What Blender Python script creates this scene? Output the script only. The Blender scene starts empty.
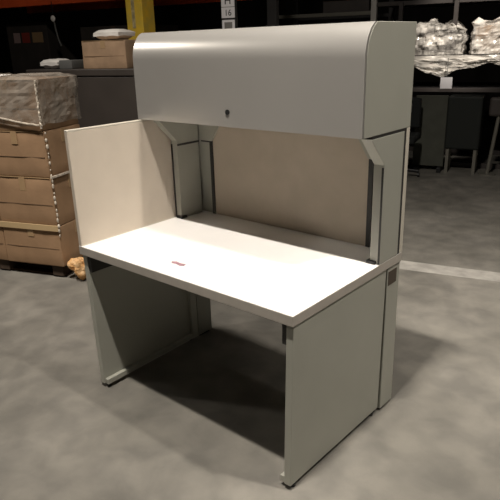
import bpy, bmesh, math, random
from mathutils import Vector, Matrix, noise
random.seed(7)
C = bpy.context.scene.collection
sc = bpy.context.scene

# ------------------------------------------------------------------ materials
def mat(name, col, rough=0.5, metal=0.0, spec=0.5, var=0.0, vscale=6.0, bump=0.0, bscale=80.0, col2=None):
    m = bpy.data.materials.new(name); m.use_nodes = True
    nt = m.node_tree; b = nt.nodes['Principled BSDF']
    b.inputs['Roughness'].default_value = rough
    b.inputs['Metallic'].default_value = metal
    b.inputs['Specular IOR Level'].default_value = spec
    c = (*col, 1.0)
    b.inputs['Base Color'].default_value = c
    tc = nt.nodes.new('ShaderNodeTexCoord')
    if var > 0:
        n = nt.nodes.new('ShaderNodeTexNoise'); n.inputs['Scale'].default_value = vscale
        n.inputs['Detail'].default_value = 5
        nt.links.new(tc.outputs['Object'], n.inputs['Vector'])
        r = nt.nodes.new('ShaderNodeMapRange'); r.inputs[1].default_value = 0.3; r.inputs[2].default_value = 0.7
        nt.links.new(n.outputs['Fac'], r.inputs[0])
        mx = nt.nodes.new('ShaderNodeMix'); mx.data_type = 'RGBA'
        lo = col2 if col2 else tuple(max(0, x * (1 - var)) for x in col)
        hi = tuple(min(1, x * (1 + var)) for x in col) if not col2 else col
        mx.inputs[6].default_value = (*lo, 1); mx.inputs[7].default_value = (*hi, 1)
        nt.links.new(r.outputs[0], mx.inputs[0]); nt.links.new(mx.outputs[2], b.inputs['Base Color'])
    if bump > 0:
        n2 = nt.nodes.new('ShaderNodeTexNoise'); n2.inputs['Scale'].default_value = bscale
        nt.links.new(tc.outputs['Object'], n2.inputs['Vector'])
        bp = nt.nodes.new('ShaderNodeBump'); bp.inputs['Strength'].default_value = bump; bp.inputs['Distance'].default_value = 0.01
        nt.links.new(n2.outputs['Fac'], bp.inputs['Height']); nt.links.new(bp.outputs[0], b.inputs['Normal'])
    return m

M = {}
M['laminate'] = mat('white_laminate', (0.80, 0.785, 0.77), 0.42, spec=0.4, var=0.02, vscale=3)
M['edge'] = mat('edge_banding', (0.45, 0.415, 0.37), 0.5, var=0.06, vscale=20)
M['steel'] = mat('grey_painted_steel', (0.385, 0.385, 0.335), 0.42, spec=0.5, var=0.03, vscale=5)
M['cabinet'] = mat('silver_grey_steel', (0.51, 0.495, 0.47), 0.30, metal=0.5, spec=0.5, var=0.02, vscale=4)
M['fabric'] = mat('beige_panel_fabric', (0.60, 0.53, 0.445), 0.9, spec=0.15, var=0.03, vscale=10, bump=0.15, bscale=400)
M['tack'] = mat('taupe_tackboard_fabric', (0.46, 0.40, 0.325), 0.9, spec=0.15, var=0.04, vscale=10, bump=0.15, bscale=400)
M['gasket'] = mat('black_gasket', (0.03, 0.028, 0.026), 0.6)
M['trim'] = mat('cream_trim', (0.60, 0.56, 0.48), 0.5)
M['black'] = mat('black_plastic', (0.012, 0.012, 0.013), 0.5)
M['brownplate'] = mat('brown_cover', (0.075, 0.055, 0.04), 0.55)
M['smudge'] = mat('pink_grey_mark', (0.30, 0.17, 0.20), 0.7, var=0.3, vscale=60)
M['card'] = mat('brown_cardboard', (0.34, 0.215, 0.125), 0.85, spec=0.2, var=0.14, vscale=5, bump=0.1, bscale=40)
M['card2'] = mat('pale_cardboard', (0.37, 0.25, 0.16), 0.85, spec=0.2, var=0.18, vscale=7, bump=0.1, bscale=40)
M['flap'] = mat('carton_flap_edge', (0.20, 0.125, 0.07), 0.9)
M['tape'] = mat('tan_packing_tape', (0.40, 0.27, 0.15), 0.4)
M['crease'] = mat('pale_crumpled_film', (0.62, 0.55, 0.46), 0.3, var=0.35, vscale=40)
M['wood'] = mat('dark_pallet_wood', (0.055, 0.035, 0.022), 0.9, var=0.3, vscale=12)
M['scrap'] = mat('tan_paper_scrap', (0.66, 0.33, 0.10), 0.8, var=0.5, vscale=18, col2=(0.80, 0.56, 0.32))
M['crate'] = mat('dark_grey_crate', (0.052, 0.043, 0.037), 0.5, var=0.15, vscale=3)
M['white'] = mat('white_plastic_bag', (0.82, 0.79, 0.75), 0.45, var=0.08, vscale=8)
M['yellow'] = mat('yellow_safety_paint', (0.92, 0.60, 0.04), 0.5, var=0.25, vscale=9, col2=(0.68, 0.50, 0.09))
M['beam'] = mat('orange_red_beam_paint', (0.80, 0.11, 0.03), 0.5, var=0.35, vscale=1.5)
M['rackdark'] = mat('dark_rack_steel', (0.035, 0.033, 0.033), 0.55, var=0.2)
M['rackgrey'] = mat('grey_rack_steel', (0.22, 0.21, 0.20), 0.5, var=0.1)
M['rackbrown'] = mat('dull_brown_beam', (0.055, 0.046, 0.042), 0.6, var=0.15)
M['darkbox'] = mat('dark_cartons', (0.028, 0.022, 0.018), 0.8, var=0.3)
M['paper'] = mat('white_label_paper', (0.80, 0.78, 0.80), 0.6)
M['ink'] = mat('black_ink', (0.02, 0.02, 0.02), 0.6)
M['red'] = mat('red_print', (0.22, 0.03, 0.02), 0.6)
M['tan'] = mat('tan_print', (0.25, 0.16, 0.08), 0.6)
M['pink'] = mat('pale_print', (0.28, 0.2, 0.19), 0.6)
M['greenpanel'] = mat('grey_green_panel', (0.075, 0.078, 0.062), 0.7, var=0.15)
M['blackfab'] = mat('black_upholstery', (0.010, 0.012, 0.012), 0.9)
M['greyfab'] = mat('grey_upholstery', (0.12, 0.12, 0.115), 0.9)
M['chrome'] = mat('dull_grey_metal', (0.22, 0.21, 0.18), 0.4, metal=0.3)
M['ceil'] = mat('dark_ceiling', (0.03, 0.03, 0.03), 0.9)
M['wall'] = mat('dark_warehouse_wall', (0.022, 0.019, 0.017), 0.9, var=0.2, vscale=0.6)

def film_mat(name, col, alpha_lo, alpha_hi, scale, stretch):
    m = mat(name, col, 0.22, spec=0.8); nt = m.node_tree; b = nt.nodes['Principled BSDF']
    tc = nt.nodes.new('ShaderNodeTexCoord'); mp = nt.nodes.new('ShaderNodeMapping'); mp.inputs['Scale'].default_value = stretch
    n = nt.nodes.new('ShaderNodeTexNoise'); n.inputs['Scale'].default_value = scale; n.inputs['Detail'].default_value = 4
    n.inputs['Distortion'].default_value = 0.7
    r = nt.nodes.new('ShaderNodeMapRange'); r.inputs[1].default_value = 0.38; r.inputs[2].default_value = 0.62
    r.inputs[3].default_value = alpha_lo; r.inputs[4].default_value = alpha_hi
    nt.links.new(tc.outputs['Object'], mp.inputs[0]); nt.links.new(mp.outputs[0], n.inputs['Vector'])
    nt.links.new(n.outputs['Fac'], r.inputs[0]); nt.links.new(r.outputs[0], b.inputs['Alpha'])
    return m
M['film'] = film_mat('clear_stretch_film', (0.36, 0.32, 0.275), 0.35, 0.75, 7, (1, 1, 1))
M['whitefilm'] = film_mat('white_shrink_film', (0.88, 0.83, 0.76), 0.15, 1.0, 4.0, (0.7, 1, 2.6))

def floor_mat():
    m = bpy.data.materials.new('worn_concrete'); m.use_nodes = True
    nt = m.node_tree; b = nt.nodes['Principled BSDF']
    geo = nt.nodes.new('ShaderNodeTexCoord')
    def nz(scale, det, dist=0.0):
        n = nt.nodes.new('ShaderNodeTexNoise'); n.inputs['Scale'].default_value = scale
        n.inputs['Detail'].default_value = det; n.inputs['Distortion'].default_value = dist
        nt.links.new(geo.outputs['Object'], n.inputs['Vector']); return n
    n1 = nz(1.3, 6, 0.6); n2 = nz(6.0, 8, 0.3); n3 = nz(45, 4)
    cr = nt.nodes.new('ShaderNodeValToRGB')
    e = cr.color_ramp.elements
    e[0].position = 0.33; e[0].color = (0.150, 0.143, 0.126, 1)
    e[1].position = 0.68; e[1].color = (0.228, 0.217, 0.194, 1)
    nt.links.new(n1.outputs['Fac'], cr.inputs[0])
    cr2 = nt.nodes.new('ShaderNodeValToRGB'); e = cr2.color_ramp.elements
    e[0].position = 0.36; e[0].color = (0.80, 0.80, 0.80, 1); e[1].position = 0.66; e[1].color = (1.12, 1.11, 1.09, 1)
    nt.links.new(n2.outputs['Fac'], cr2.inputs[0])
    mx = nt.nodes.new('ShaderNodeMix'); mx.data_type = 'RGBA'; mx.blend_type = 'MULTIPLY'; mx.inputs[0].default_value = 1
    nt.links.new(cr.outputs[0], mx.inputs[6]); nt.links.new(cr2.outputs[0], mx.inputs[7])
    nt.links.new(mx.outputs[2], b.inputs['Base Color'])
    rr = nt.nodes.new('ShaderNodeMapRange'); rr.inputs[3].default_value = 0.42; rr.inputs[4].default_value = 0.7
    nt.links.new(n2.outputs['Fac'], rr.inputs[0]); nt.links.new(rr.outputs[0], b.inputs['Roughness'])
    b.inputs['Specular IOR Level'].default_value = 0.35
    bp = nt.nodes.new('ShaderNodeBump'); bp.inputs['Strength'].default_value = 0.12; bp.inputs['Distance'].default_value = 0.01
    nt.links.new(n3.outputs['Fac'], bp.inputs['Height']); nt.links.new(bp.outputs[0], b.inputs['Normal'])
    return m
M['floor'] = floor_mat()
M['line'] = mat('worn_floor_paint', (0.36, 0.345, 0.315), 0.6, var=0.25, vscale=9)

# ------------------------------------------------------------------ mesh helpers
def box_bm(bm, x0, x1, y0, y1, z0, z1, bev=0.0, seg=2):
    b2 = bmesh.new()
    bmesh.ops.create_cube(b2, size=1.0)
    for v in b2.verts:
        v.co = Vector(((x0 + x1) / 2 + v.co.x * (x1 - x0), (y0 + y1) / 2 + v.co.y * (y1 - y0), (z0 + z1) / 2 + v.co.z * (z1 - z0)))
    if bev > 0:
        bmesh.ops.bevel(b2, geom=b2.edges[:], offset=bev, segments=seg, affect='EDGES', profile=0.5)
    me = bpy.data.meshes.new('tmp'); b2.to_mesh(me); b2.free(); bm.from_mesh(me); bpy.data.meshes.remove(me)
    return bm

def prism_bm(bm, poly, x0, x1, bev=0.0):
    """poly: list of (y, z) extruded along x"""
    b2 = bmesh.new()
    a = [b2.verts.new((x0, y, z)) for y, z in poly]
    b = [b2.verts.new((x1, y, z)) for y, z in poly]
    n = len(poly)
    b2.faces.new(a); b2.faces.new(b[::-1])
    for i in range(n):
        b2.faces.new((a[i], b[i], b[(i + 1) % n], a[(i + 1) % n]))
    bmesh.ops.recalc_face_normals(b2, faces=b2.faces[:])
    if bev > 0:
        bmesh.ops.bevel(b2, geom=b2.edges[:], offset=bev, segments=2, affect='EDGES', profile=0.5)
    me = bpy.data.meshes.new('tmp'); b2.to_mesh(me); b2.free(); bm.from_mesh(me); bpy.data.meshes.remove(me)
    return bm

def cyl_bm(bm, p, q, r, seg=20, r2=None):
    p, q = Vector(p), Vector(q); d = q - p
    mtx = Matrix.Translation((p + q) / 2) @ d.to_track_quat('Z', 'Y').to_matrix().to_4x4()
    bmesh.ops.create_cone(bm, cap_ends=True, segments=seg, radius1=r, radius2=r if r2 is None else r2, depth=d.length, matrix=mtx)
    return bm

def tube_bm(bm, pts, r, seg=8):
    for a, b in zip(pts[:-1], pts[1:]):
        cyl_bm(bm, a, b, r, seg)
    return bm

def obj(name, bm, m, parent=None, smooth=False):
    me = bpy.data.meshes.new(name); bm.to_mesh(me); bm.free()
    o = bpy.data.objects.new(name, me); C.objects.link(o)
    if isinstance(m, (list, tuple)):
        for k in m: me.materials.append(k)
    else:
        me.materials.append(m)
    if smooth:
        for p in me.polygons: p.use_smooth = True
        try:
            me.set_sharp_from_angle(angle=math.radians(35))
        except Exception:
            pass
    if parent: o.parent = parent
    return o

def tag(o, label, cat, group=None):
    o['label'] = label; o['category'] = cat
    if group: o['group'] = group
    return o

def thing(name, label, cat, loc=(0, 0, 0), rz=0.0, group=None):
    o = bpy.data.objects.new(name, None); C.objects.link(o)
    o.empty_display_size = 0.1
    o.location = loc; o.rotation_euler = (0, 0, rz)
    return tag(o, label, cat, group)

def struct(name, bm, m):
    o = obj(name, bm, m); o['kind'] = 'structure'; return o

def bx(*a, **k): return box_bm(bmesh.new(), *a, **k)

G = math.radians(15)                     # the racks and the floor line run 15 degrees off the desk
def g(u, v, z=0.0, a=G):
    return Vector((u * math.cos(a) - v * math.sin(a), u * math.sin(a) + v * math.cos(a), z))

# ------------------------------------------------------------------ setting
def gbox(u0, u1, v0, v1, z0, z1):
    bm = bx(u0, u1, v0, v1, z0, z1)
    bmesh.ops.rotate(bm, verts=bm.verts[:], cent=(0, 0, 0), matrix=Matrix.Rotation(G, 3, 'Z'))
    return bm
struct('floor', gbox(-15, 10, -9, 11, -0.1, 0), M['floor'])
struct('ceiling', gbox(-15, 10, -9, 11, 8.0, 8.1), M['ceil'])
struct('wall_back', gbox(-15, 10, 11.0, 11.15, 0, 8), M['wall'])
struct('wall_left', gbox(-15.15, -15, -9, 11.15, 0, 8), M['wall'])
bm = gbox(-1.2, 4.2, 2.12, 2.30, 0.0, 0.002)
struct('trim_1', bm, M['line'])           # worn painted line on the floor

# ------------------------------------------------------------------ desk
W, D, H, TH = 1.22, 0.784, 0.74, 0.041
desk = thing('office_desk', 'rectangular office desk with white worktop on grey steel end panels', 'desk', (0, 0, 0))
bm = bx(0, W, 0, D, H - TH, H, bev=0.003)
top = obj('tabletop', bm, [M['laminate'], M['edge']], desk)
for p in top.data.polygons:
    if abs(p.normal.z) < 0.6: p.material_index = 1
# a small pink-grey mark left on the top
bm = bmesh.new()
pts = [(-0.040, 0.002), (-0.022, 0.010), (0.004, 0.007), (0.034, 0.010), (0.041, -0.002), (0.026, -0.009), (0.0, -0.005), (-0.026, -0.007)]
lo = [bm.verts.new((0.545 + x, 0.112 + y * 1.5, H + 0.0002)) for x, y in pts]
hi = [bm.verts.new((0.545 + x, 0.112 + y * 1.5, H + 0.0008)) for x, y in pts]
bm.faces.new(hi); bm.faces.new(lo[::-1])
for i in range(len(pts)): bm.faces.new((lo[i], lo[(i + 1) % len(pts)], hi[(i + 1) % len(pts)], hi[i]))
s = obj('surface_mark', bm, M['smudge'], desk); s['label'] = 'small pinkish grey mark on the white worktop'

def end_panel(side):
    x_out = W - 0.006 if side > 0 else 0.006
    x_in = x_out - side * 0.03
    a, b = sorted((x_out, x_in))
    p = obj('end_panel', bx(a, b, 0.012, 0.660, 0.022, H - TH, bev=0.002), M['steel'], desk)
    sl = 0.018
    for v in p.data.vertices: v.co.x -= side * sl * (1 - v.co.z / 0.7) * (1 - 0.6 * v.co.y / 0.66)
    xi = x_in - side * 0.022
    a, b = sorted((x_in, xi))
    bm = bmesh.new()
    box_bm(bm, a, b, 0.612, 0.655, 0.022, H - TH - 0.002, 0.001)
    box_bm(bm, a, b, 0.018, 0.655, 0.022, 0.048, 0.001)
    for v in bm.verts: v.co.x -= side * sl * (1 - v.co.z / 0.7) * (1 - 0.6 * v.co.y / 0.66)
    obj('inner_flange', bm, M['steel'], p)
    for y in (0.045, 0.62):
        xc = (x_out + x_in) / 2 - side * sl * (1 - 0.6 * y / 0.66)
        bm = bmesh.new(); cyl_bm(bm, (xc, y, 0.0), (xc, y, 0.024), 0.013, 16)
        obj('levelling_foot', bm, M['black'], p)
    bm = bx(min(x_in, xi), max(x_in, xi), 0.016, 0.60, H - TH - 0.085, H - TH - 0.001, 0.001)
    obj('top_bracket', bm, M['gasket'], p)
end_panel(-1); end_panel(1)

def support_leg(side):
    x_out = W - 0.006 if side > 0 else 0.006
    x_in = x_out - side * 0.045
    a, b = sorted((x_out, x_in))
    p = obj('support_leg', bx(a, b, 0.672, 0.780, 0.012, H - TH, bev=0.002), M['steel'], desk)
    a2, b2 = sorted((x_out + side * 0.0018, x_out - side * 0.004))
    if side > 0:
        q = obj('cover_plate', bx(a2, b2, 0.680, 0.752, 0.615, 0.678, bev=0.001), M['brownplate'], p)
        q['label'] = 'brown rectangular cover plate'
    bm = bx(min(x_in, x_out) + 0.01, max(x_in, x_out) - 0.01, 0.69, 0.765, 0.0, 0.013)
    obj('levelling_foot', bm, M['black'], p)
support_leg(-1); support_leg(1)

# ------------------------------------------------------------------ privacy screen on the left edge
scr = thing('privacy_screen', 'beige upright privacy screen along the left edge of the white worktop', 'screen', (0.0, 0.0, H))
obj('screen_panel', bx(0.0, 0.022, 0.002, 0.750, 0.0, 0.516, bev=0.003), M['fabric'], scr)
obj('cap_rail', bx(0.0, 0.022, 0.002, 0.750, 0.516, 0.524, bev=0.002), M['trim'], scr)
obj('bottom_channel', bx(0.022, 0.025, 0.004, 0.750, 0.0, 0.004), M['trim'], scr)

# ------------------------------------------------------------------ overhead cabinet on its stanchions
ZB, ZT, YC, YR = 1.266, 1.653, 0.411, 0.784
cab = thing('overhead_cabinet', 'silver grey overhead storage cabinet with curved door above the desk', 'cabinet', (0, 0, H))
def arc(off=0.0, n=16):
    # front profile: vertical front that rolls back at the top; off pushes it backwards
    ra, rb, tmax = 0.085, 0.125, math.radians(76)
    zc = ZT - rb * math.sin(tmax); out = []
    for k in range(n + 1):
        t = tmax * k / n
        out.append((YC + off + ra * (1 - math.cos(t)), zc + rb * math.sin(t)))
    return out
prof = [(YC + 0.012, ZB)] + arc(0.012) + [(YR, ZT), (YR, ZB)]
def dz(poly): return [(y, z - H) for y, z in poly]
for side in (-1, 1):
    x0, x1 = (0.0, 0.018) if side < 0 else (W - 0.018, W)
    obj('side_panel', prism_bm(bmesh.new(), dz(prof), x0, x1, 0.0015), M['cabinet' if side < 0 else 'steel'], cab, smooth=False)
# shell: bottom, top, back
bm = bmesh.new()
box_bm(bm, 0.018, W - 0.018, YC + 0.03, YR - 0.016, ZB + 0.004 - H, ZB + 0.022 - H)
box_bm(bm, 0.018, W - 0.018, YC + 0.095, YR - 0.016, ZT - 0.018 - H, ZT - 0.001 - H)
box_bm(bm, 0.018, W - 0.018, YR - 0.016, YR - 0.002, ZB + 0.004 - H, ZT - 0.001 - H)
obj('cabinet_body', bm, M['cabinet'], cab)
# curved door
inner = arc(0.0095)
outer = arc(0.0)
poly = [(YC, ZB + 0.001)] + outer + inner[::-1] + [(YC + 0.0095, ZB + 0.001)]
door = obj('door', prism_bm(bmesh.new(), dz(poly), 0.001, W - 0.001), M['cabinet'], cab, smooth=True)
seam = arc(0.0095)
poly = [(YC + 0.0095, ZB + 0.002)] + seam + arc(0.0125)[::-1] + [(YC + 0.0125, ZB + 0.002)]
obj('door_gasket', prism_bm(bmesh.new(), dz(poly), 0.003, W - 0.003), M['gasket'], door)
bm = bmesh.new(); cyl_bm(bm, (0.585, YC + 0.006, 1.328 - H), (0.585, YC - 0.004, 1.328 - H), 0.011, 24)
lk = obj('lock', bm, M['black'], door)
bm = bmesh.new(); cyl_bm(bm, (0.585, YC - 0.004, 1.328 - H), (0.585, YC - 0.006, 1.328 - H), 0.006, 16)
# stanchions: tapered at the top front
YF, YB, ZD = 0.585, 0.738, 1.145
back = obj('back_panel', bx(0.026, W - 0.006, 0.760, 0.780, 0.001, ZB - 0.002 - H, bev=0.001), M['steel'], cab)
obj('tackboard', bx(0.158, W - 0.158, 0.752, 0.760, 0.001, ZB - 0.004 - H, bev=0.002), M['tack'], back)
for x0, x1 in ((0.138, 0.158), (W - 0.158, W - 0.138)):
    obj('gasket', bx(x0, x1, 0.748, 0.761, 0.001, 1.128 - H), M['gasket'], back)
for x0, x1 in ((0.070, 0.138), (W - 0.138, W - 0.045)):
    obj('gasket', bx(x0, x1, 0.755, 0.761, 1.118 - H, 1.128 - H), M['gasket'], back)
for sgn in (-1, 1):
    xa = 0.070 if sgn < 0 else W - 0.045
    xb, xc = (0.160, 0.245) if sgn < 0 else (W - 0.160, W - 0.245)
    bm = bmesh.new()
    lo = [(xa, 1.128), (xb, 1.128), (xc, ZB - 0.004), (xa, ZB - 0.004)]
    a = [bm.verts.new((x, 0.744, z - H)) for x, z in lo]; b = [bm.verts.new((x, 0.7595, z - H)) for x, z in lo]
    bm.faces.new(a); bm.faces.new(b[::-1])
    for k in range(4): bm.faces.new((a[k], b[k], b[(k + 1) % 4], a[(k + 1) % 4]))
    bmesh.ops.recalc_face_normals(bm, faces=bm.faces[:])
    obj('gusset', bm, M['steel'], back)
def stanchion(side):
    x0, x1 = (0.027, 0.070) if side < 0 else (W - 0.045, W)
    poly = [(YF, H + 0.001), (YF, ZD), (0.478, ZB - 0.011), (YB, ZB - 0.011), (YB, H + 0.001)]
    st = obj('stanchion', prism_bm(bmesh.new(), dz(poly), x0, x1, 0.0015), M['steel'], cab)
    # dark gaskets: gap under the cabinet, gap to the back panel, outer front edge, frame on the inner face
    def gk(*a): obj('gasket', bx(*a), M['gasket'], st)
    gk(x0 + 0.002, x1 - 0.001, 0.485, YB, ZB - 0.011 - H, ZB - 0.0005 - H)
    xs, d = (x0, -0.002) if side > 0 else (x1, 0.002)
    a, b = sorted((xs, xs + d))
    gk(a, b, YF + 0.002, YB, 1.118 - H, 1.128 - H)
    if side > 0:
        gk(x1 - 0.020, x1 - 0.001, YB, YB + 0.018, 0.001, ZB - 0.001 - H)
        gk(x1 - 0.009, x1 - 0.001, YF - 0.002, YF, 0.003, ZD - 0.01 - H)
    else:
        gk(x0 + 0.001, x0 + 0.010, YF - 0.002, YF, 0.003, ZD - 0.02 - H)
    xm = x0 - 0.012 if side > 0 else x1 - 0.030
    obj('foot', bx(xm, xm + 0.042, YF - 0.010, YF + 0.03, 0.001, 0.014, bev=0.003), M['black'], st)
stanchion(-1); stanchion(1)
bm = bmesh.new()
box_bm(bm, W - 0.006, W, 0.756, 0.783, 0.001, ZB - 0.002 - H, 0.001)
t = obj('edge_trim', bm, M['trim'], cab); t['label'] = 'pale vertical edge trim of the back panel'

# ------------------------------------------------------------------ carton stack on a pallet, left
A2 = math.radians(21)
def put(o, u, v, z, a=A2):
    o.location = g(u, v, z, a); o.rotation_euler = (0, 0, a); return o
U1, V0 = -1.013, 1.14
def pallet():
    o = thing('pallet', 'dark wooden pallet under the wrapped brown carton stack', 'pallet'); put(o, U1, V0, 0)
    bm = bmesh.new()
    for k in range(4):
        box_bm(bm, -1.10, -0.03, 0.03 + k * 0.095, 0.095 + k * 0.095, 0.085, 0.100)
    obj('deck_board', bm, M['wood'], o)
    for x in (-1.08, -0.62, -0.13):
        obj('bearer', bx(x, x + 0.09, 0.03, 0.38, 0.015, 0.085), M['wood'], o)
    obj('base_board', bx(-1.10, -0.03, 0.06, 0.13, 0.0, 0.015), M['wood'], o)
pallet()

def carton(name, label, wx, dy, hz, u, v, z, a, m, group=None, seam=True, rz=0.0):
    o = thing(name, label, 'box', group=group); put(o, u, v, z, a); o.rotation_euler.z += rz
    bm = bx(-wx, 0, 0, dy, 0, hz, bev=0.008)
    # subdivide and dent slightly so the cardboard is not perfectly flat
    bmesh.ops.subdivide_edges(bm, edges=[e for e in bm.edges if e.calc_length() > 0.1], cuts=3, use_grid_fill=True)
    sd = random.random() * 50
    for vtx in bm.verts:
        n = noise.noise_vector(vtx.co * 7 + Vector((sd, 0, 0)))
        vtx.co += Vector((n.x * 0.004, n.y * 0.006, 0))
    obj('carton_body', bm, m, o, smooth=True)
    if seam:
        bm = bmesh.new()
        box_bm(bm, -wx * 0.5 - 0.025, -wx * 0.5 + 0.025, -0.0035, -0.0005 + 0.004, hz * 0.72, hz)
        box_bm(bm, -wx + 0.012, -0.012, -0.004, 0.004, hz * 0.985, hz * 0.999)
        box_bm(bm, -0.003, 0.0035, dy * 0.5 - 0.025, dy * 0.5 + 0.025, hz * 0.7, hz)
        obj('tape', bm, M['tape'], o)
        bm = bx(-wx + 0.02, -0.02, -0.003, 0.003, hz * 0.44, hz * 0.455)
        obj('flap_edge', bm, M['flap'], o)
    return o
layers = [(0.100, 0.302), (0.404, 0.352), (0.758, 0.315), (1.075, 0.335)]
words = ['bottom', 'second', 'third', 'top']
for k, (z, h) in enumerate(layers):
    w = 'brown carton in the %s layer of the wrapped stack' % words[k]
    carton('carton', w + ', right end by the desk', 0.50, 0.415, h, U1 - (0.0, 0.004, 0.012, 0.02)[k], V0, z, A2, M['card'], 'cartons on the left pallet')
    if k < 3:
        carton('carton', w + ', left of the seam', 0.50, 0.415, h, U1 - 0.505 - (0.0, 0.004, 0.012, 0.02)[k], V0 + 0.004, z, A2, M['card'], 'cartons on the left pallet')
carton('carton', 'brown carton in the top layer of the wrapped stack, left of the seam', 0.50, 0.415, 0.335, U1 - 0.53, V0 + 0.004, 1.075, A2, M['card'], 'cartons on the left pallet')

# crumpled film over the top layer
def shell(wx, dy, hz, amp, freq, seed, nx=26, ny=12, nz=14, top=True, hem=0.03, inset=0.012):
    bm = bmesh.new(); vs = {}
    ring = []
    for i in range(nx): ring.append((-wx + wx * i / nx, 0.0, (0, -1)))
    for i in range(ny): ring.append((0.0, dy * i / ny, (1, 0)))
    for i in range(nx): ring.append((0.0 - wx * i / nx, dy, (0, 1)))
    for i in range(ny): ring.append((-wx, dy - dy * i / ny, (-1, 0)))
    N = len(ring); rows = []
    for j in range(nz + 1):
        row = []
        for (x, y, n) in ring:
            z = hz * j / nz
            if j == 0: z += hem * noise.noise(Vector((x * 7, y * 7, seed)))
            p = Vector((x * 5, y * 5, z * 5)) + Vector((seed, 0, 0))
            d = abs(noise.fractal(p * freq, 0.8, 2.0, 4)) * amp
            row.append(bm.verts.new((x + n[0] * (inset + d), y + n[1] * (inset + d), z)))
        rows.append(row)
    for j in range(nz):
        for i in range(N):
            bm.faces.new((rows[j][i], rows[j][(i + 1) % N], rows[j + 1][(i + 1) % N], rows[j + 1][i]))
    if top:
        # rings shrinking towards the middle of the top
        prev = rows[-1]; cx, cy = -wx / 2, dy / 2
        for s in (0.93, 0.8, 0.6, 0.35):
            row = []
            for (x, y, n) in ring:
                d = abs(noise.fractal(Vector((x * 6, y * 6, seed + 3)) * freq, 0.8, 2.0, 4)) * amp * 1.2
                row.append(bm.verts.new((cx + (x - cx) * s, cy + (y - cy) * s, hz + 0.012 + d)))
            for i in range(N): bm.faces.new((prev[i], prev[(i + 1) % N], row[(i + 1) % N], row[i]))
            prev = row
        bm.faces.new(prev)
    return bm
fl = thing('stretch_wrap', 'clear crumpled stretch film draped over the top of the brown carton stack', 'plastic wrap'); put(fl, U1 - 0.012, V0 - 0.004, 1.115)
obj('film_cover', shell(1.03, 0.423, 0.296, 0.022, 1.1, 4.2), M['film'], fl)
# crumpled folds of film: the ridge across the front and down the near corner
bm = bmesh.new()
pts = []
for i in range(30):
    t = i / 29
    pts.append((-0.50 + 0.50 * t, -0.026 - 0.006 * noise.noise(Vector((t * 9, 1, 0))), 0.035 + 0.085 * (1 - t) ** 1.4 + 0.004 * noise.noise(Vector((t * 14, 2, 0))) - 0.03))
tube_bm(bm, pts, 0.006, 6)
pts = []
for i in range(44):
    t = i / 43
    pts.append((0.006 + 0.008 * noise.noise(Vector((t * 20, 5, 0))), -0.016 + 0.006 * noise.noise(Vector((t * 17, 9, 0))), 0.29 - 0.31 * t))
tube_bm(bm, pts, 0.007, 6)
f = obj('film_fold', bm, M['crease'], fl); f['label'] = 'pale gathered fold of the film'
for i in range(19):
    z = -0.05 - i * 0.040 - 0.018 * random.random()
    bm = bmesh.new(); rr = 0.004 + 0.006 * random.random()
    bmesh.ops.create_icosphere(bm, subdivisions=2, radius=rr, matrix=Matrix.Translation((0.019 + 0.004 * random.random(), -0.002, z)) @ Matrix.Diagonal((1, 1, 1.2 + 1.5 * random.random(), 1)))
    obj('film_pucker', bm, M['crease'], fl, smooth=True)
bm = bmesh.new()
box_bm(bm, 0.013, 0.026, -0.010, 0.425, -0.360, -0.346, 0.001)
obj('strap', bm, M['crease'], fl)
bm = bmesh.new()
box_bm(bm, -0.98, 0.016, -0.010, 0.0, -0.742, -0.700, 0.001)
f = obj('strap', bm, mat('pale_tan_band', (0.52, 0.38, 0.21), 0.4), fl); f['label'] = 'tan tape band round the stack'

# scrap on the floor beside the pallet
bm = bmesh.new(); bmesh.ops.create_icosphere(bm, subdivisions=4, radius=0.066)
for v in bm.verts:
    n = noise.fractal(v.co * 17 + Vector((3, 1, 2)), 0.9, 2.0, 3)
    v.co = v.co * (1 + 0.55 * n); v.co.x *= 0.9; v.co.z = v.co.z * 1.1 + 0.075
zmin = min(v.co.z for v in bm.verts)
for v in bm.verts: v.co.z -= zmin
o = obj('paper_scrap', bm, M['scrap']); put(o, U1 + 0.105, V0 + 0.05, 0)
tag(o, 'crumpled orange tan scrap of packing paper on the floor at the pallet corner', 'scrap')

# ------------------------------------------------------------------ dark crate with boxes on top, behind the carton stack
VC = 2.3
crate = thing('storage_crate', 'dark grey tall crate behind the brown carton stack', 'crate'); put(crate, -1.24, VC, 0, G)
obj('crate_body', bx(-1.25, 0, 0, 0.50, 0.12, 1.36, bev=0.012), M['crate'], crate)
obj('lid', bx(-1.265, 0.012, -0.012, 0.512, 1.36, 1.42, bev=0.008), M['crate'], crate)
for x in (-1.20, -0.66, -0.12): obj('runner', bx(x, x + 0.08, 0, 0.50, 0, 0.12), M['crate'], crate)
carton('carton', 'battered brown carton on top of the dark grey crate', 0.47, 0.34, 0.232, -1.36, VC + 0.01, 1.42, G, M['card2'])
# white bag on the carton
def pillow(name, label, cat, sx, sy, sz, u, v, z, a, m, seed, rz=0):
    bm = bmesh.new(); bmesh.ops.create_cube(bm, size=1)
    bmesh.ops.subdivide_edges(bm, edges=bm.edges[:], cuts=7, use_grid_fill=True)
    for q in bm.verts:
        x, y, zz = q.co * 2
        k = (1 - abs(x) ** 4) ** 0.5 * (1 - abs(y) ** 4) ** 0.5 if abs(x) < 1 and abs(y) < 1 else 0
        zz = zz * (0.35 + 0.65 * k)
        n = noise.noise(Vector((x * 2 + seed, y * 2, zz * 2)))
        q.co = Vector((x * sx / 2 * (1 + 0.03 * n), y * sy / 2 * (1 + 0.03 * n), zz * sz / 2 + 0.008 * n))
    zm = min(q.co.z for q in bm.verts)
    for q in bm.verts: q.co.z -= zm
    o = obj(name, bm, m, smooth=True); put(o, u, v, z, a); o.rotation_euler.z += rz
    return tag(o, label, cat)
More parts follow.
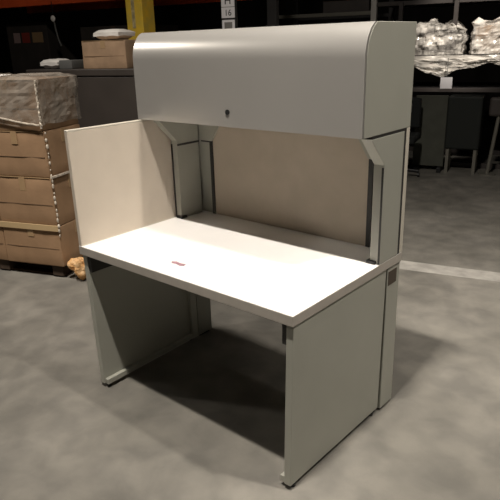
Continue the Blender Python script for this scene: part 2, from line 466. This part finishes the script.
pillow('plastic_bag', 'flat white bag lying on the battered carton by the yellow post', 'bag', 0.27, 0.24, 0.085, -1.585, VC + 0.17, 1.655, G, M['white'], 2.0)
pillow('plastic_pouch', 'small white pouch on the left end of the dark grey crate', 'bag', 0.21, 0.20, 0.085, -2.26, VC + 0.14, 1.42, G, M['white'], 8.0)
carton('small_box', 'small dull grey box beside the white pouch on the dark crate', 0.15, 0.2, 0.075, -1.99, VC + 0.04, 1.42, G, M['greyfab'], seam=False)

# ------------------------------------------------------------------ near rack behind the desk (left and centre)
VA = 3.2
rackA = thing('pallet_rack', 'tall pallet rack with orange red beam behind the cartons', 'rack'); put(rackA, 0, 0, 0, G)
for v in (VA + 0.04, VA + 1.05):
    for u in (-0.85, -4.4):
        bm = bmesh.new(); box_bm(bm, u - 0.055, u + 0.055, v, v + 0.08, 0, 5.0, 0.004)
        obj('upright', bm, M['rackdark'], rackA)
for z, m in ((2.04, 'beam'), (0.20, 'rackdark'), (1.18, 'rackdark'), (3.6, 'beam')):
    obj('beam', bx(-4.345, -0.905, VA + 0.03, VA + 0.09, z, z + 0.13, bev=0.004), M[m], rackA)
    obj('beam', bx(-4.345, -0.905, VA + 1.06, VA + 1.12, z, z + 0.13, bev=0.004), M[m], rackA)
    obj('shelf_deck', bx(-4.345, -0.905, VA + 0.09, VA + 1.06, z + 0.10, z + 0.125), M['rackdark'], rackA)
# location labels on the upright
def text_mesh(s, size, parent, m, loc):
    cu = bpy.data.curves.new('t', 'FONT'); cu.body = s; cu.size = size; cu.align_x = 'CENTER'; cu.extrude = 0.0006
    to = bpy.data.objects.new('t', cu); C.objects.link(to)
    bpy.context.view_layer.update()
    me = bpy.data.meshes.new_from_object(to.evaluated_get(bpy.context.evaluated_depsgraph_get()))
    C.objects.unlink(to); bpy.data.objects.remove(to)
    me.materials.clear(); me.materials.append(m)
    o = bpy.data.objects.new('lettering', me); C.objects.link(o); o.parent = parent
    o.rotation_euler = (math.pi / 2, 0, 0); o.location = loc
    return o
lab = thing('location_label', 'white location label on the dark rack upright, upper of two', 'label', group='rack location labels'); put(lab, -0.85, VA + 0.036, 1.918, G)
obj('label_card', bx(-0.068, 0.068, -0.003, 0.003, 0, 0.14), M['paper'], lab)
text_mesh('H', 0.10, lab, M['ink'], (0, -0.0045, 0.022))
lab = thing('location_label', 'white location label on the dark rack upright, lower of two', 'label', group='rack location labels'); put(lab, -0.85, VA + 0.036, 1.822, G)
obj('label_card', bx(-0.068, 0.068, -0.003, 0.003, 0, 0.092), M['paper'], lab)
text_mesh('16', 0.075, lab, M['ink'], (0, -0.0045, 0.02))
pl = thing('upright_plate', 'pale grey plate on the dark rack upright below the location labels', 'plate'); put(pl, -0.85, VA + 0.036, 1.66, G)
obj('plate_face', bx(-0.066, 0.066, -0.004, 0.003, 0, 0.145, bev=0.001), M['paper'], pl)
obj('plate_inset', bx(-0.040, 0.040, -0.0055, -0.003, 0.02, 0.125), M['rackgrey'], pl)
# goods in the rack
gd = thing('printed_carton', 'dark carton with red and tan print on the rack shelf', 'box'); put(gd, -3.28, VA + 0.25, 1.31, G)
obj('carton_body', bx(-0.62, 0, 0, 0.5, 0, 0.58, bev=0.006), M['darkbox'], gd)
for x0, w, mm in ((-0.52, 0.10, 'pink'), (-0.39, 0.12, 'red'), (-0.23, 0.16, 'tan')):
    bm = bmesh.new(); box_bm(bm, x0, x0 + w, -0.002, 0.001, 0.36, 0.47)
    obj('printed_patch', bm, M[mm], gd)
gd2 = thing('dark_carton', 'dark carton on the rack shelf behind the white bag', 'box'); put(gd2, -1.90, VA + 0.25, 1.31, G)
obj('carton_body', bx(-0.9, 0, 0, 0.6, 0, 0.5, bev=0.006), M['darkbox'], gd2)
obj('tape', bx(-0.48, -0.42, -0.002, 0.001, 0.0, 0.5), M['wood'], gd2)
tg = thing('hanging_tag', 'pale tag on a cord hanging in the dark rack', 'tag'); put(tg, -2.94, VA + 0.015, 1.62, G)
bm = bmesh.new(); tube_bm(bm, [(0, 0, 0.28), (-0.005, 0, 0.45)], 0.004, 8); obj('cord', bm, M['black'], tg)
bm = bmesh.new(); tube_bm(bm, [(0.06, 0, 0.0), (0.03, 0, 0.08), (0.012, 0, 0.17), (0, 0, 0.27)], 0.009, 8); obj('tag_strip', bm, M['greyfab'], tg)
bm = bmesh.new(); bmesh.ops.create_uvsphere(bm, u_segments=14, v_segments=8, radius=0.03, matrix=Matrix.Translation((0, -0.01, 0.28)) @ Matrix.Diagonal((1, 0.5, 1.1, 1))); obj('tag_disc', bm, M['white'], tg)

# yellow column
yp = thing('yellow_column', 'tall yellow painted steel column behind the left end of the overhead cabinet', 'column'); put(yp, -1.60, VA - 0.26, 0, G)
bm = bmesh.new(); box_bm(bm, -0.185, 0, 0, 0.20, 0.02, 5.0, 0.006); obj('shaft', bm, M['yellow'], yp)
obj('base_plate', bx(-0.24, 0.02, -0.02, 0.22, 0, 0.02), M['yellow'], yp)
bm = bx(-0.120, -0.085, -0.0025, 0.001, 1.76, 2.02); q = obj('worn_sticker', bm, mat('worn_sticker_paper', (0.50, 0.42, 0.22), 0.7, var=0.4, vscale=25), yp); q['label'] = 'worn greyish sticker strip'
bm = bx(-0.203, -0.182, 0.03, 0.07, 1.80, 1.86, bev=0.004); obj('clip', bm, M['rackgrey'], yp)

# ------------------------------------------------------------------ far rack, right and centre
VB = 6.0
rackB = thing('storage_rack', 'grey storage rack at the back holding white plastic wrapped loads', 'rack'); put(rackB, 0, 0, 0, G)
M['racklight'] = mat('pale_rack_upright', (0.55, 0.53, 0.50), 0.5)
for u in (-0.185, 2.45):
    for v in (VB, VB + 1.0):
        obj('upright', bx(u - 0.035, u + 0.035, v, v + 0.07, 0, 3.2, bev=0.003), M['racklight' if v == VB else 'rackdark'], rackB)
for u, zt in ((0.17, 2.02), (0.83, 3.2)):
    obj('post', bx(u - 0.025, u + 0.025, VB - 0.05, VB, 1.41 if u > 0.5 else 1.40, zt, bev=0.003), M['rackbrown'], rackB)
for z, m, h in ((1.99, 'rackbrown', 0.05), (1.345, 'rackbrown', 0.05), (0.945, 'rackbrown', 0.05), (0.0, 'rackbrown', 0.06)):
    for v in (VB + 0.005, VB + 1.005):
        obj('beam', bx(-0.15, 2.415, v, v + 0.06, z, z + h, bev=0.003), M[m], rackB)
    if 0.5 < z < 1.9:
        obj('shelf_deck', bx(-0.15, 2.415, VB + 0.065, VB + 1.005, z + 0.02, z + 0.04), M['rackdark'], rackB)
obj('shelf_deck', bx(-0.15, 2.415, VB + 0.065, VB + 1.005, 2.01, 2.035), M['rackdark'], rackB)
# bay left of the post: a pale edged board on its own beam
obj('beam', bx(-1.6, -0.22, VB + 0.005, VB + 0.065, 1.90, 1.945, bev=0.003), M['chrome'], rackB)
obj('beam', bx(-1.6, -0.22, VB + 1.005, VB + 1.065, 1.90, 1.945, bev=0.003), M['rackdark'], rackB)
for v in (VB, VB + 1.0): obj('upright', bx(-1.67, -1.60, v, v + 0.07, 0, 3.2, bev=0.003), M['rackdark'], rackB)
bd = thing('brown_carton', 'long dull brown carton on the far rack above the overhead cabinet', 'box'); put(bd, -0.25, VB + 0.02, 1.945, G)
obj('carton_body', bx(-0.62, 0, 0, 0.45, 0, 0.14, bev=0.004), M['rackbrown'], bd)
obj('tape', bx(-0.62, 0, -0.001, 0.45, 0.138, 0.142), M['wood'], bd)

def load(label, u, v, z, wx, dy, hz, seed, amp, cm):
    o = thing('wrapped_load', label, 'wrapped load', group='plastic wrapped loads on the far rack'); put(o, u, v, z, G)
    bm = bmesh.new(); x = -wx + 0.02
    while x < -0.1:
        w = 0.16 + 0.16 * random.random(); hh = hz * (0.5 + 0.45 * random.random())
        box_bm(bm, x, min(x + w, -0.02), 0.03, dy - 0.03, 0, hh, 0.006); x += w + 0.01
    obj('contents', bm, M[cm], o)
    b2 = shell(wx, dy, hz, amp, 1.0, seed, nx=40, ny=14, nz=12, hem=0.0, inset=0.004)
    # the outline sags and rises along the load
    for q in b2.verts:
        k = q.co.z / hz
        q.co.z *= 1 - 0.30 * abs(noise.noise(Vector((q.co.x * 2.6 + seed, 0, 0)))) * k * 1.6
        q.co.z = max(q.co.z, 0.0)
    obj('plastic_film', b2, M['whitefilm'], o)
    return o
load('white plastic wrapped load on the upper shelf of the far rack, nearest the desk', 0.91, VB - 0.045, 1.398, 0.60, 0.55, 0.36, 3.3, 0.06, 'rackbrown')
load('white plastic wrapped load on the upper shelf of the far rack, at the right edge', 2.02, VB - 0.045, 1.398, 0.97, 0.55, 0.36, 12.6, 0.06, 'card2')
# torn sheet drooping below the upper shelf
sh = thing('plastic_sheet', 'torn white plastic sheet drooping below the wrapped loads on the far rack', 'plastic sheet'); put(sh, 0, VB - 0.065, 0, G)
bm = bmesh.new(); nu, nz = 110, 22; grid = []
for a in range(nu + 1):
    uu = -0.05 + 2.1 * a / nu
    drop = 0.09 + 0.15 * math.exp(-((uu - 0.72) / 0.30) ** 2) + 0.05 * math.exp(-((uu - 1.55) / 0.25) ** 2) + 0.05 * noise.noise(Vector((uu * 5, 3, 1)))
    col = []
    for b in range(nz + 1):
        t = b / nz
        z = 1.388 - drop * t
        n = noise.fractal(Vector((uu * 3.0, z * 16, 2.5)), 0.8, 2.0, 4)
        col.append(bm.verts.new((uu, -0.02 - 0.06 * abs(n) * (0.3 + t), z)))
    grid.append(col)
for a in range(nu):
    for b in range(nz): bm.faces.new((grid[a][b], grid[a][b + 1], grid[a + 1][b + 1], grid[a + 1][b]))
o = obj('sheet_film', bm, M['whitefilm'], sh, smooth=True)
md = o.modifiers.new('thickness', 'SOLIDIFY'); md.thickness = 0.003
tgp = thing('paper_tag', 'bright white paper tag hanging below the far wrapped loads', 'tag'); put(tgp, 0.80, VB - 0.16, 1.0, G)
bm = bx(-0.07, 0.07, -0.004, 0.0, 0, 0.135); obj('tag_sheet', bm, M['paper'], tgp)
bm = bmesh.new(); tube_bm(bm, [(0, 0, 0.13), (0.0, 0.02, 0.36)], 0.004, 6); obj('cord', bm, M['greyfab'], tgp)

# things standing in the dark in front of the far rack
pn = thing('partition_panel', 'grey green partition panel leaning in the dark before the far rack', 'panel'); put(pn, 0.86, VB - 0.32, 0, G)
obj('panel_board', bx(-0.38, 0, 0, 0.04, 0.06, 0.93, bev=0.004), M['greenpanel'], pn)
for x in (-0.34, -0.06): obj('foot', bx(x, x + 0.05, -0.12, 0.16, 0, 0.06, bev=0.004), M['black'], pn)
ch = thing('office_chair', 'black office chair with grey headrest in the dark beside the cabinet', 'chair'); put(ch, 0.36, VB - 0.75, 0, G)
obj('seat', bx(-0.24, 0.24, -0.22, 0.24, 0.42, 0.51, bev=0.03, seg=3), M['blackfab'], ch)
obj('backrest', bx(-0.22, 0.22, 0.20, 0.27, 0.56, 0.92, bev=0.025, seg=3), M['blackfab'], ch)
obj('headrest', bx(-0.12, 0.12, 0.16, 0.22, 0.74, 0.86, bev=0.02, seg=3), M['greyfab'], ch)
bm = bmesh.new(); cyl_bm(bm, (0, 0, 0.07), (0, 0, 0.43), 0.03, 16); obj('column', bm, M['black'], ch)
bm = bmesh.new(); tube_bm(bm, [(0, 0.2, 0.47), (0, 0.27, 0.52), (0, 0.26, 0.62)], 0.02, 8); obj('back_bracket', bm, M['black'], ch)
for k in range(5):
    a = k * 2 * math.pi / 5
    bm = bmesh.new(); cyl_bm(bm, (0, 0, 0.09), (0.28 * math.cos(a), 0.28 * math.sin(a), 0.07), 0.02, 10); lg = obj('leg', bm, M['black'], ch)
    bm = bmesh.new(); cyl_bm(bm, (0.28 * math.cos(a) - 0.012, 0.28 * math.sin(a), 0.028), (0.28 * math.cos(a) + 0.012, 0.28 * math.sin(a), 0.028), 0.028, 14); obj('caster', bm, M['black'], lg)
bn = thing('waste_cart', 'dark green black cart on pale legs in the dark below the wrapped loads', 'cart'); put(bn, 1.27, VB - 0.42, 0, G)
obj('cart_body', bx(-0.40, 0, 0, 0.30, 0.30, 0.93, bev=0.02), mat('dark_green_plastic', (0.009, 0.012, 0.010), 0.7), bn)
for x in (-0.36, -0.04):
    for y in (0.02, 0.25):
        obj('leg', bx(x - 0.018, x + 0.018, y, y + 0.03, 0.0, 0.31), M['chrome'], bn)
tp = thing('folding_table_leg', 'pale slanted metal stand at the right edge before the far rack', 'stand'); put(tp, 1.40, VB - 0.35, 0, G)
bm = bmesh.new(); cyl_bm(bm, (-0.01, 0, 0.012), (0.06, 0, 0.78), 0.022, 14); obj('stand_post', bm, M['chrome'], tp)
bm = bmesh.new(); cyl_bm(bm, (-0.012, 0, 0.0), (-0.012, 0, 0.016), 0.10, 20); obj('stand_foot', bm, M['chrome'], tp)
obj('stand_head', bx(-0.06, 0.14, -0.05, 0.05, 0.70, 0.92, bev=0.03, seg=3), M['rackbrown'], tp)

# ------------------------------------------------------------------ lamps (high bay fittings and added fill spots, all out of view)
def spot(name, loc, target, energy, angle, blend, radius, col):
    d = bpy.data.lights.new(name, 'SPOT'); d.energy = energy; d.spot_size = math.radians(angle); d.spot_blend = blend
    d.shadow_soft_size = radius; d.color = col
    o = bpy.data.objects.new(name, d); C.objects.link(o); o.location = loc
    o.rotation_euler = (Vector(target) - Vector(loc)).to_track_quat('-Z', 'Y').to_euler()
    return o
warm = (1.0, 0.92, 0.82)
def strip(name, loc, target, energy, sx, sy, spread, col):
    d = bpy.data.lights.new(name, 'AREA'); d.shape = 'RECTANGLE'; d.size = sx; d.size_y = sy; d.energy = energy
    d.spread = math.radians(spread); d.color = col
    o = bpy.data.objects.new(name, d); C.objects.link(o); o.location = loc
    z = (Vector(loc) - Vector(target)).normalized(); x = Vector((1, 0, 0)); y = z.cross(x).normalized()
    o.rotation_euler = Matrix((x, y, z)).transposed().to_euler()
    return o
strip('strip_lamp', (1.2, -1.06, 6.0), (1.3, 1.2, 0), 58, 0.4, 0.14, 80, warm)
strip('strip_lamp', (1.2, -1.10, 6.0), (1.2, 0.5, 0), 88, 0.4, 0.14, 150, warm)
spot('bay_and_fill_spot', (3.2, 0.65, 5.3), (1.7, 1.05, 0.2), 760, 70, 1.0, 0.11, warm)
spot('bay_and_fill_spot', (-5.4, -2.5, 4.7), (-0.5, 0.8, 1.0), 360, 46, 1.0, 0.2, warm)
spot('bay_and_fill_spot', (-1.6, -1.6, 5.6), (-1.9, 0.8, 0.6), 560, 50, 1.0, 0.2, warm)
spot('bay_and_fill_spot', (1.6, 2.6, 5.4), (1.5, 1.75, 0), 230, 36, 1.0, 0.2, warm)  # added fill spot, brightens the floor behind the desk to the right
spot('load_fill_spot', g(2.6, 2.6, 5.2), g(1.0, 6.1, 1.72), 1500, 16, 0.6, 0.15, warm)  # narrow spot added to brighten the white wrapped loads but not the floor

w = bpy.data.worlds.new('warehouse_air'); sc.world = w; w.use_nodes = True
w.node_tree.nodes['Background'].inputs[0].default_value = (1.0, 0.93, 0.85, 1)
w.node_tree.nodes['Background'].inputs[1].default_value = 0.004

# ------------------------------------------------------------------ camera
cam = bpy.data.cameras.new('camera'); co = bpy.data.objects.new('camera', cam); C.objects.link(co)
cam.sensor_width = 36; cam.lens = 581.508 / 500 * 36; cam.clip_start = 0.05
yaw, pitch, roll = map(math.radians, (-40.8926, 19.556, -1.6542))
cy, sy, cp, sp = math.cos(yaw), math.sin(yaw), math.cos(pitch), math.sin(pitch)
f = Vector((sy * cp, cy * cp, -sp)); r = Vector((cy, -sy, 0)); u = r.cross(f)
r2 = r * math.cos(roll) + u * math.sin(roll); u2 = -r * math.sin(roll) + u * math.cos(roll)
m4 = Matrix(((r2.x, u2.x, -f.x, 2.25273), (r2.y, u2.y, -f.y, -1.39877), (r2.z, u2.z, -f.z, 1.59397), (0, 0, 0, 1)))
co.matrix_world = m4
sc.camera = co
vs = sc.view_settings
vs.view_transform = 'Standard'; vs.look = 'None'; vs.gamma = 1.0; vs.use_curve_mapping = False
vs.exposure = 0.0
